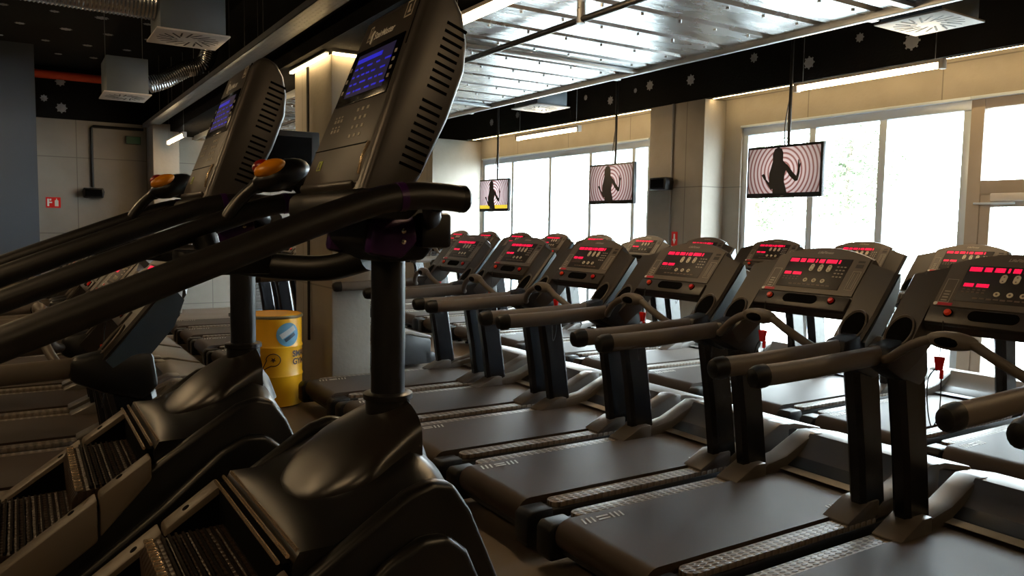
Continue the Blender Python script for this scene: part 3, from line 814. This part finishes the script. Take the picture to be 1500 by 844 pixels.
# outside
go = MB().box(8.3, 60, -40, 60, -.25, -.05).build('ground_outside', M['outside']); go['kind'] = 'structure'
def tree(x, y, h, label):
    e = empty('tree', (x, y, -.05), label, 'tree', None)
    t = MB(); t.tube(smooth_path([(0, 0, 0), (.05, .1, h * .3), (0, .2, h * .55), (.1, .15, h * .8)]), [.12 - .0045 * k for k in range(19)], 8)
    for k in range(7):
        a = k * 2.4; z = h * (.35 + .07 * k)
        t.tube(smooth_path([(0, .15, z), (.5 * math.cos(a), .15 + .6 * math.sin(a), z + .4), (1.0 * math.cos(a), .15 + 1.2 * math.sin(a), z + .7)]), .03, 6)
    t.build('trunk', M['bark'], e)
    f = MB(); rnd = random.Random(int(y * 10))
    for k in range(2600):
        u = rnd.gauss(0, 1), rnd.gauss(0, 1), rnd.gauss(0, 1); L = math.sqrt(sum(v * v for v in u)); r = rnd.random() ** .4
        c = Vector((u[0] / L * r * 1.3, .15 + u[1] / L * r * 1.6, h * .68 + u[2] / L * r * h * .34))
        a = Vector((rnd.gauss(0, 1), rnd.gauss(0, 1), rnd.gauss(0, 1))).normalized() * .09; b_ = a.orthogonal().normalized() * .05
        f.poly([c - a, c + b_, c + a, c - b_])
    f.build('foliage', M['leaf'], e, smooth=0)
tree(18.5, 12.6, 5.2, 'faint overexposed tree seen through the window left of the middle mullion by the big screen')
tree(19.5, 16.4, 4.8, 'faint overexposed tree seen through the window just right of the nearest screen')

# ------------------------------------------------------------------ raft of sheet metal hung under the ceiling
ra = empty('ceiling_raft', (3.85, 5.5, 3.1), 'suspended corrugated sheet metal ceiling raft reflecting the windows', 'ceiling raft')
X0, X1, Y0, Y1 = -1.15, 1.05, -8, 9.3
g = MB(); ny = []
y = Y0
prof = []
while y < Y1:
    prof += [(y, 0), (y + .36, 0), (y + .38, .035), (y + .42, .035), (y + .44, 0)]; y += .44
g.loft([[(X0, a, b) for a, b in prof], [(0, a, b) for a, b in prof], [(X1, a, b) for a, b in prof]], closed=False)
sheet = g
for xx, nm, r in ((X0, 'edge_rail', .02), (X1, 'edge_rail', .02)):
    MB().box(xx - .02, xx + .02, Y0, Y1, -.04, .04, .004).build(nm, M['galv'], ra)
y = Y0 + .2; k = 0
while y < Y1:
    if k % 6 == 0: MB().box(X0, X1, y - .03, y + .03, -.03, -.003, .004).build('cross_channel', M['galv'], ra)
    y += .44; k += 1
y = Y0 + .05
while y < Y1:
    for x in (-.9, -.55, -.2, .15, .5, .85): sheet.lathe([(.012, -.012), (.012, 0)], 8, (x, y, 0))
    y += .44
sheet.build('metal_sheet', M['raft'], ra, smooth=0)
for y in (-6, -3, 0, 3, 6, 9):
    for x in (X0 + .02, X1 - .02): MB().tube([(x, y, .03), (x, y, 1.1)], .005, 6).build('suspension_rod', M['wire'], ra)
pp = MB(); pp.tube([(0, -8, 0), (0, 8.8, 0)], .022, 12)
pe = empty('sprinkler_pipe', (3.24, 5.5, 3.03), 'dark pipe running along under the metal ceiling raft', 'pipe'); pp.build('pipe_run', M['frame'], pe)
for y in (-4.2, -1.2, 1.8, 4.8):
    q = MB(); q.lathe([(.03, -.025), (.03, .075)], 10, (0, y, 0)); q.build('pipe_clip', M['wire'], pe)
ce = empty('cable_conduit', (4.98, 5.5, 3.10), 'bright metal conduit along the window side edge of the ceiling raft', 'conduit')
MB().tube([(0, -8, 0), (0, 9.3, 0)], .022, 12).build('conduit_run', M['duct'], ce)
for y in (-6, -2.2, .5, 3.4, 6.4): MB().box(-.06, .02, y - .03, y + .03, -.03, .05, .004).build('conduit_clip', M['galv'], ce)

# cable tray on the left
te = empty('cable_tray', (2.02, 6, 3.28), 'long pale perforated cable tray hung left of the concrete column', 'cable tray')
g = MB(); g.box(-.10, .10, -8, 9.3, 0, .006); g.box(-.10, -.095, -8, 9.3, 0, .06); g.box(.095, .10, -8, 9.3, 0, .06)
y = -3.8
while y < 8.6:
    for x in (-.06, -.02, .02, .06): g.box(x - .006, x + .006, y, y + .03, -.0012, .0)
    y += .07
g.build('tray_channel', M['galv'], te)
for y in (-6, -3, -.5, 2, 4.6, 7.4):
    for x in (-.09, .09): MB().tube([(x, y, .05), (x, y, .92)], .004, 6).build('hanger_rod', M['wire'], te)

# tube lamps
def lamp(x, y0, y1, z, label, group='hanging tube lamps'):
    e = empty('tube_lamp', (x, (y0 + y1) / 2, z), label, 'lamp', group); L = (y1 - y0) / 2
    MB().tube([(0, -L + .03, 0), (0, L - .03, 0)], .022, 12).build('glowing_tube', M['tube'], e)
    MB().prism([(-.035, .022), (-.03, .05), (.03, .05), (.035, .022)], -L, L).build('housing', M['diff'], e)
    for s in (-1, 1):
        MB().box(-.03, .03, s * L - .02, s * L + .02, -.03, .05, .005).build('end_cap', M['diff'], e)
        MB().tube([(0, s * (L - .06), .05), (0, s * (L - .06), ZC - z)], .003, 6).build('hanging_wire', M['wire'], e)
lamp(6.2, 3.50, 4.86, 2.96, 'bright tube lamp hung near the windows, above right of the nearest screen')
lamp(6.2, 8.22, 9.70, 2.91, 'bright tube lamp hung near the windows, above left of the middle screen')
lamp(2.46, 3.2, 4.66, 2.95, 'glaring tube lamp under the metal raft at top centre beside the big console')
lamp(2.20, 12.9, 14.4, 2.95, 'small bright tube lamp far back, left of the smaller climber console')

# ventilation boxes with swirl diffusers and flexible ducts
def vent_box(x0, x1, y0, y1, z, hgt, label):
    cx, cy = (x0 + x1) / 2, (y0 + y1) / 2; w = (x1 - x0) / 2; d = (y1 - y0) / 2
    e = empty('air_diffuser', (cx, cy, z), label, 'air diffuser', 'ceiling air diffusers')
    MB().box(-w + .03, w - .03, -d + .03, d - .03, .012, hgt, .004).build('plenum_box', M['plenum'], e)
    pl = MB().box(-w, w, -d, d, 0, .014, .003).build('diffuser_plate', M['diff'], e)
    g = MB()
    for k in range(20):
        a = 2 * PI * k / 20; r0, r1 = .30 * w + (.14 * w if k % 2 else 0), .86 * w
        t = Vector((-math.sin(a), math.cos(a), 0)) * .008; u = Vector((math.cos(a + .0), math.sin(a), 0)); v = Vector((math.cos(a + .28), math.sin(a + .28), 0))
        zz = Vector((0, 0, -.0012)); z2 = Vector((0, 0, .003))
        p = [u * r0 - t, v * r1 - t, v * r1 + t, u * r0 + t]
        g.hexa([q + zz for q in p] + [q + z2 for q in p])
    g.build('diffuser_slots', M['slot'], pl)
    for sx in (-1, 1): MB().tube([(sx * (w - .05), 0, hgt), (sx * (w - .05), 0, ZC - z)], .004, 6).build('hanger_rod', M['wire'], e)
    return e
vent_box(.94, 1.48, 6.58, 7.15, 3.10, .56, 'large galvanised air box with swirl diffuser at top left, fed by a silver hose')
vent_box(.88, 1.38, 10.14, 10.82, 3.10, .42, 'smaller grey air box with swirl diffuser left, beyond the large one')
vent_box(5.28, 5.78, 7.85, 8.42, 3.10, .22, 'air diffuser above the middle hanging screen, beside the raft edge')
vent_box(5.19, 5.71, 2.94, 3.44, 3.10, .24, 'bright air diffuser at the top right corner of the photo')
def hose(pts, r, label, m='duct', pitch=.028):
    P = smooth_path(pts, 40); out = [P[0]]; acc = 0; rs = []
    L = 0; path = []
    for a, b in zip(P, P[1:]):
        path.append((L, a)); L += (b - a).length
    path.append((L, P[-1]))
    n = int(L / (pitch / 2)); q = []; rr = []
    i = 0
    for k in range(n + 1):
        t = L * k / n
        while i < len(path) - 2 and path[i + 1][0] < t: i += 1
        a, b = path[i], path[i + 1]; u = 0 if b[0] == a[0] else (t - a[0]) / (b[0] - a[0])
        q.append(a[1].lerp(b[1], u)); rr.append(r if k % 2 else r * .94)
    o = MB().tube(q, rr, 20).build('flexible_duct', M[m])
    return tag(o, label, 'air duct', 'flexible silver ducts')
hose([(-3.5, 6.9, 3.45), (-1.2, 6.95, 3.42), (.2, 6.88, 3.39), (.965, 6.88, 3.38)], .16, 'crinkled silver duct running along the top left edge into the large air box')
hose([(1.385, 10.45, 3.27), (1.55, 10.45, 3.34), (1.80, 10.45, 3.50), (2.05, 10.45, 3.64), (2.15, 10.45, 4.15)], .105, 'short silver duct rising from the smaller grey air box')
hose([(5.215, 3.19, 3.23), (5.12, 3.19, 3.24), (5.02, 3.19, 3.3), (4.9, 3.19, 3.5)], .10, 'short white ribbed duct behind the diffuser at top right')
hose([(5.28, 8.12, 3.22), (5.2, 8.12, 3.24), (5.08, 8.12, 3.3), (4.95, 8.12, 3.5)], .08, 'short ribbed duct behind the diffuser above the middle screen')
o = MB().tube([(.30, 15.2, 4.02), (2.26, 15.2, 4.02)], .07, 16).build('orange_pipe', M['pipe_o']); tag(o, 'thick orange pipe under the dark ceiling at the back left', 'pipe')

# insulation anchors
def anchor_mesh():
    g = MB(); g.lathe([(.058, 0), (.056, .005), (.03, .007), (.018, .012), (.004, .013)], 18)
    for k in range(8):
        a = 2 * PI * k / 8
        g.box(.03, .072, -.008, .008, 0, .004, 0, Matrix.Rotation(a, 4, 'Z'))
    o = g.build('insulation_anchor', M['disc']); return o
proto = anchor_mesh(); first = True
def anchor(loc, rot, label, group, sc=1):
    global first
    if first: o = proto; first = False
    else: o = proto.copy(); COL.objects.link(o)
    o.location = loc; o.rotation_euler = rot; o.scale = (sc, sc, sc)
    tag(o, label, 'insulation anchor', group)
for (y, z, sc) in ((5.81, 3.53, 1), (4.61, 3.54, 1.2), (5.19, 3.69, .7), (8.445, 3.65, 1), (9.31, 3.55, .9), (9.92, 3.67, .6), (7.65, 3.61, 1), (10.9, 3.6, .9), (11.9, 3.62, .8), (6.6, 3.72, .8), (12.8, 3.58, .9), (8.75, 3.62, .5), (2.9, 3.6, 1)):
    anchor((XB, y, z), (0, -PI / 2, 0), 'small round grey anchor on the black band above the windows', 'insulation anchors above the windows', sc)
for (x, z, sc) in ((.684, 3.96, 1.1), (.692, 3.52, 1.2), (.44, 3.66, .8)):
    anchor((x, 15.46, z), (PI / 2, 0, 0), 'round grey anchor on the black band of the back wall', 'insulation anchors on the back wall', sc)
for i in range(8):
    for j in range(8):
        x = -.1 + .52 * i + (.2 if j % 2 else 0); y = 7.6 + .95 * j
        if x > 1.95 or abs(x - 1.1) < .3 and abs(y - 10.5) < .6: continue
        anchor((x + random.uniform(-.06, .06), y, ZC), (PI, 0, 0), 'small grey anchor on the black ceiling at upper left', 'insulation anchors on the ceiling', random.uniform(.7, 1.2))

# ------------------------------------------------------------------ hanging screens
SIL = [[(-.115, -.245), (-.12, -.12), (-.135, -.03), (-.145, .03), (-.125, .10), (-.128, .17), (-.105, .225), (-.06, .242), (-.02, .225), (.0, .18), (.0, .10), (.035, .065), (.045, .02), (.025, -.05), (.02, -.12), (.045, -.19), (.06, -.245)],
       [(.02, .07), (.055, .055), (.125, -.03), (.185, -.085), (.185, -.115), (.155, -.125), (.09, -.07), (.03, .01)],
       [(.150, -.115), (.185, -.115), (.205, -.03), (.205, .03), (.185, .035), (.178, -.03)],
       [(.182, .02), (.208, .02), (.215, .06), (.205, .065), (.200, .045), (.192, .10), (.182, .10), (.180, .05)],
       [(-.14, .04), (-.165, -.03), (-.165, -.12), (-.135, -.20), (-.105, -.19), (-.115, -.10), (-.11, .02)],
       [(-.105, -.185), (-.14, -.205), (-.215, -.10), (-.205, -.085), (-.19, -.10)],
       [(-.222, -.10), (-.20, -.085), (-.215, -.045), (-.235, -.03), (-.262, -.045), (-.245, -.065)]]
def screen(y0, y1, z0, z1, label, pale=False):
    cy, cz = (y0 + y1) / 2, (z0 + z1) / 2; w, h = (y1 - y0) / 2, (z1 - z0) / 2
    e = empty('television', (7.0, cy, cz), label, 'television', 'screens hung in front of the windows')
    MB().box(-.005, .05, -w, w, -h, h, .008).build('casing', M['black'], e)
    k = w / .48; b = .028
    s = MB().box(-.009, -.004, -w + b, w - b, -h + b * 1.8, h - b, 0)
    sc = s.build('picture', M['tvpale'] if pale else M['tv'], e)
    g = MB()
    for i, pts in enumerate(SIL):
        A = [(-.0100 - .00012 * i, -u * k * 1.05, v * k * 1.0 + .012) for u, v in pts]; B = [(-.0088, p[1], p[2]) for p in A]
        g.loft([A, B])
    g.build('dancer_silhouette', M['silh'], sc, smooth=0)
    if pale:
        MB().box(-.0098, -.0092, -w + b, w - b, -h + b * 1.8, -h + b * 1.8 + .06).build('picture_ticker', M['tvbar'], sc)
    else:
        MB().box(-.007, -.003, -.02, .02, -h + .012, -h + .022).build('bezel_mark', M['markdim'], e)
    MB().tube([(.07, 0, 0), (.07, 0, h + .05), (.07, 0, ZC - cz)], .018, 10).build('ceiling_pole', M['black'], e)
    MB().box(.045, .09, -.1, .1, -.08, .08, .005).build('mount_bracket', M['black'], e)
    g = MB(); g.tube(smooth_path([(.05, .02, h * .5), (.06, .05, h + .15), (.07, .03, h + .4), (.07, -.02, h + .62)]), .007, 6); g.build('cable', M['cord'], e)
screen(5.13, 6.11, 1.995, 2.56, 'black flat screen showing a dancer on pink rings, the largest, left of the door')
screen(8.04, 9.00, 1.97, 2.53, 'black flat screen with dancer picture left of the speaker pillar, middle one of three')
screen(11.20, 12.17, 1.89, 2.45, 'pale washed-out flat screen with yellow ticker, farthest of the three', True)

# ------------------------------------------------------------------ wall fittings
def speaker(loc, rz, label, run):
    e = empty('wall_speaker', loc, label, 'speaker', 'black wall speakers', rz=rz)
    MB().prism([(-.15, -.085), (-.17, .02), (-.15, .085), (.15, .085), (.17, .02), (.15, -.085)], -.20, -.05, bevel=.012).build('speaker_body', M['black'], e)
    MB().box(-.03, .03, -.06, 0, -.03, .03, .004).build('bracket', M['black'], e)
    MB().box(-.13, .13, -.206, -.199, -.06, .06, .004).build('grille', M['recess'], e)
speaker((XB, 8.02, 2.25), -PI / 2, 'small black speaker on the window pillar, left of the nearest screen', 1)
speaker((1.13, 15.5, 2.10), 0, 'small black speaker on the concrete back wall at left', 1)
o = MB().tube([(XB - .02, 7.94, .9), (XB - .02, 7.94, 3.33)], .014, 8).build('conduit', M['wire']); tag(o, 'thin grey conduit running down the window pillar past the speaker', 'conduit')
o = MB().tube([(1.13, 15.47, 2.2), (1.13, 15.47, 3.22), (1.16, 15.47, 3.25), (1.95, 15.47, 3.25)], .026, 8).build('conduit', M['black']); tag(o, 'dark conduit above the speaker on the back wall', 'conduit')
o = MB().tube([(2.38, 7.45, .5), (2.38, 7.45, 3.12)], .014, 8).build('conduit', M['frame']); tag(o, 'dark conduit on the lit wide side of the concrete column', 'conduit')
def sign(loc, rz, w, h, label, arrow):
    e = empty('fire_sign', loc, label, 'sign', 'red fire safety signs', rz=rz)
    p = MB().box(-w, w, -.006, 0, -h, h).build('sign_plate', M['red'], e)
    g = MB()
    if not arrow:
        g.box(-w * .8, -w * .55, -.008, -.006, -h * .7, h * .7); g.box(-w * .55, -w * .15, -.008, -.006, -h * .1, h * .15); g.box(-w * .5, -w * .25, -.008, -.006, h * .35, h * .7)
        g.prism([(w * .2, -h * .7), (w * .7, -h * .7), (w * .7, h * .35), (w * .52, h * .55), (w * .52, h * .75), (w * .38, h * .75), (w * .38, h * .55), (w * .2, h * .35)], -.008, -.006)
    else:
        g.prism([(-w * .25, h * .7), (w * .25, h * .7), (w * .25, 0), (w * .6, 0), (0, -h * .7), (-w * .6, 0), (-w * .25, 0)], -.008, -.006)
    g.build('sign_symbol', M['white'], p, smooth=0)
sign((.53, 15.5, 1.92), 0, .11, .09, 'small red fire equipment sign on the concrete back wall', False)
sign((XB + .003, 7.86, 1.50), -PI / 2, .055, .10, 'small red fire sign low on the window pillar above the consoles', True)
e = empty('exit_sign', (1.78, 15.46, 3.05), 'dim green sign light high on the back wall', 'sign'); MB().box(-.12, .12, -.05, 0, -.07, .07, .006).build('sign_case', M['frame'], e); MB().box(-.11, .11, -.054, -.05, -.06, .06).build('sign_face', M['greenlit'], e)
e = empty('black_monitor', (1.93, 6.62, 2.24), 'black boxy monitor on an arm at the concrete column, between the climber consoles', 'monitor')
MB().box(-.27, .27, -.05, .05, -.17, .17, .012).build('monitor_case', M['black'], e)
MB().box(-.20, .20, -.055, -.049, -.12, .12, .004).build('monitor_panel', M['recess'], e)
MB().tube(smooth_path([(.10, .05, 0), (.30, .16, 0), (.44, .30, 0), (.476, .34, 0)]), .02, 8).build('wall_arm', M['black'], e)

# ------------------------------------------------------------------ yellow drum
DR, DH = .245, .82
e = empty('steel_drum', (1.935, 7.07, 0), 'bright yellow steel drum with round blue sticker beside the concrete column', 'drum')
prof = [(DR - .02, 0), (DR, .012)]
for z in (.28, .54): prof += [(DR, z - .02), (DR + .008, z), (DR, z + .02)]
prof += [(DR, DH - .03), (DR, DH)]
MB().lathe(prof, 48).build('drum_body', M['yellow'], e)
MB().lathe([(DR - .004, DH - .03), (DR + .010, DH - .024), (DR + .012, DH - .01), (DR + .006, DH), (DR - .004, DH)], 48, cap=False).build('rim_ring', M['rim'], e)
MB().lathe([(DR + .002, DH - .002), (DR - .012, DH + .006), (DR - .02, DH - .004), (.01, DH - .002)], 48).build('drum_lid', M['yellow'], e)
A0 = math.atan2(-7.0, -1.95)          # direction of the camera seen from the drum
def wrap(u, v, h=.0): a = A0 + u / DR; return ((DR + .0095 + h) * math.cos(a), (DR + .0095 + h) * math.sin(a), v)
def wdisc(cx, cz, r, h, n=28): 
    g = MB(); ring = lambda q, hh: [wrap(cx + q * math.cos(2 * PI * k / n), cz + q * math.sin(2 * PI * k / n), hh) for k in range(n)]
    g.loft([ring(r, h - .001), ring(r, h), ring(r * .5, h), ring(r * .02, h)]); return g
st = wdisc(.125, .655, .105, .0).build('round_sticker', M['sticker'], e)
def band(c, a, L, W, h, m, nm):
    g = MB(); ca, sa = math.cos(a), math.sin(a); n = 8
    top = []; bot = []
    for k in range(n + 1):
        t = -L + 2 * L * k / n
        top.append(wrap(c[0] + t * ca - W * sa, c[1] + t * sa + W * ca, h)); bot.append(wrap(c[0] + t * ca + W * sa, c[1] + t * sa - W * ca, h))
    g.loft([top, bot], closed=False); return g.build(nm, m, st, smooth=0)
band((.122, .675), .55, .075, .024, .0012, M['stgrey'], 'sticker_band'); band((.14, .63), .55, .055, .016, .0012, M['stnavy'], 'sticker_band')
# light-bulb outline with a star
pts = [(-.10, .42), (-.075, .47), (-.06, .50)] + [(-.005 + .06 * math.cos(t), .505 + .055 * math.sin(t)) for t in [PI * .95 - 1.55 * PI * k / 14 for k in range(15)]] + [(-.06, .435), (-.10, .405)]
g = MB(); g.tube([wrap(u, v - .07, -.001) for u, v in pts], .0042, 6); bb = g.build('bulb_outline', M['ink'], e)
g = MB()
star = []
for k in range(10):
    r = .026 if k % 2 == 0 else .011; a = PI / 2 + .6 + k * PI / 5; star.append((-.005 + r * math.cos(a), .435 + r * math.sin(a)))
g.loft([[wrap(u, v, 0) for u, v in star], [wrap(u, v, .001) for u, v in star]]); g.build('bulb_star', M['ink'], bb, smooth=0)
for body, z in (('SMART', .475), ('GYM', .405)):
    text_mesh(body, .075, lambda x, y, z=z: wrap(.165 + x, z + y, .0005), M['ink'], e, 'drum_lettering', align='LEFT', bold=.002)

# ------------------------------------------------------------------ cable machine far back
e = empty('cable_machine', (3.45, 13.6, 0), 'dark cable machine frame far behind the treadmill decks', 'gym machine')
g = MB(); g.box(-.32, -.24, -.2, .2, 0, 1.9, .01); g.box(.24, .32, -.2, .2, 0, 1.9, .01); g.box(-.32, .32, -.15, .15, 1.82, 1.9, .01); g.box(-.4, .4, -.4, .4, 0, .06, .01)
g.build('machine_frame', M['blue'], e)
for k in range(12): MB().box(-.14, .14, -.1, .1, .1 + .06 * k, .155 + .06 * k, .004).build('weight_plate', M['wire'], e)
g = MB(); g.tube([(0, 0, .8), (0, 0, 1.85)], .006, 6); g.tube(smooth_path([(.05, -.12, 1.8), (.03, -.14, 1.4), (.06, -.14, 1.1), (.0, -.12, .95)]), .008, 6); g.build('cable', M['wire'], e)

# ------------------------------------------------------------------ more lamps of the hall, behind and beside the camera
for i, y in enumerate((-2.2, 1.0, 4.2, 8.2, 12.0)):
    lamp(-1.28, y, y + 1.4, 2.95, 'tube lamp of the row hung left of the viewpoint', 'hanging tube lamps left of the viewpoint')
lamp(2.15, 8.3, 9.7, 2.95, 'tube lamp hidden behind the smaller climber console', 'hanging tube lamps')
for y in (-1.6, -4.0):
    lamp(2.46, y, y + 1.4, 2.95, 'tube lamp of the row behind the viewpoint', 'hanging tube lamps behind the viewpoint')
lamp(6.2, -.4, 1.0, 2.96, 'tube lamp near the windows behind the viewpoint', 'hanging tube lamps behind the viewpoint')

# ------------------------------------------------------------------ light and view
w = bpy.data.worlds.new('sky'); S.world = w; w.use_nodes = True
bg = w.node_tree.nodes['Background']
bg.inputs['Color'].default_value = (.82, .94, 1.0, 1); bg.inputs['Strength'].default_value = 38.0
S.view_settings.view_transform = 'Standard'; S.view_settings.look = 'None'; S.view_settings.gamma = 1; S.view_settings.use_curve_mapping = False
S.view_settings.exposure = 0.0
S.cycles.use_denoising = True
S.cycles.max_bounces = 8; S.cycles.diffuse_bounces = 4; S.cycles.glossy_bounces = 4; S.cycles.transparent_max_bounces = 12
S.cycles.sample_clamp_indirect = 6
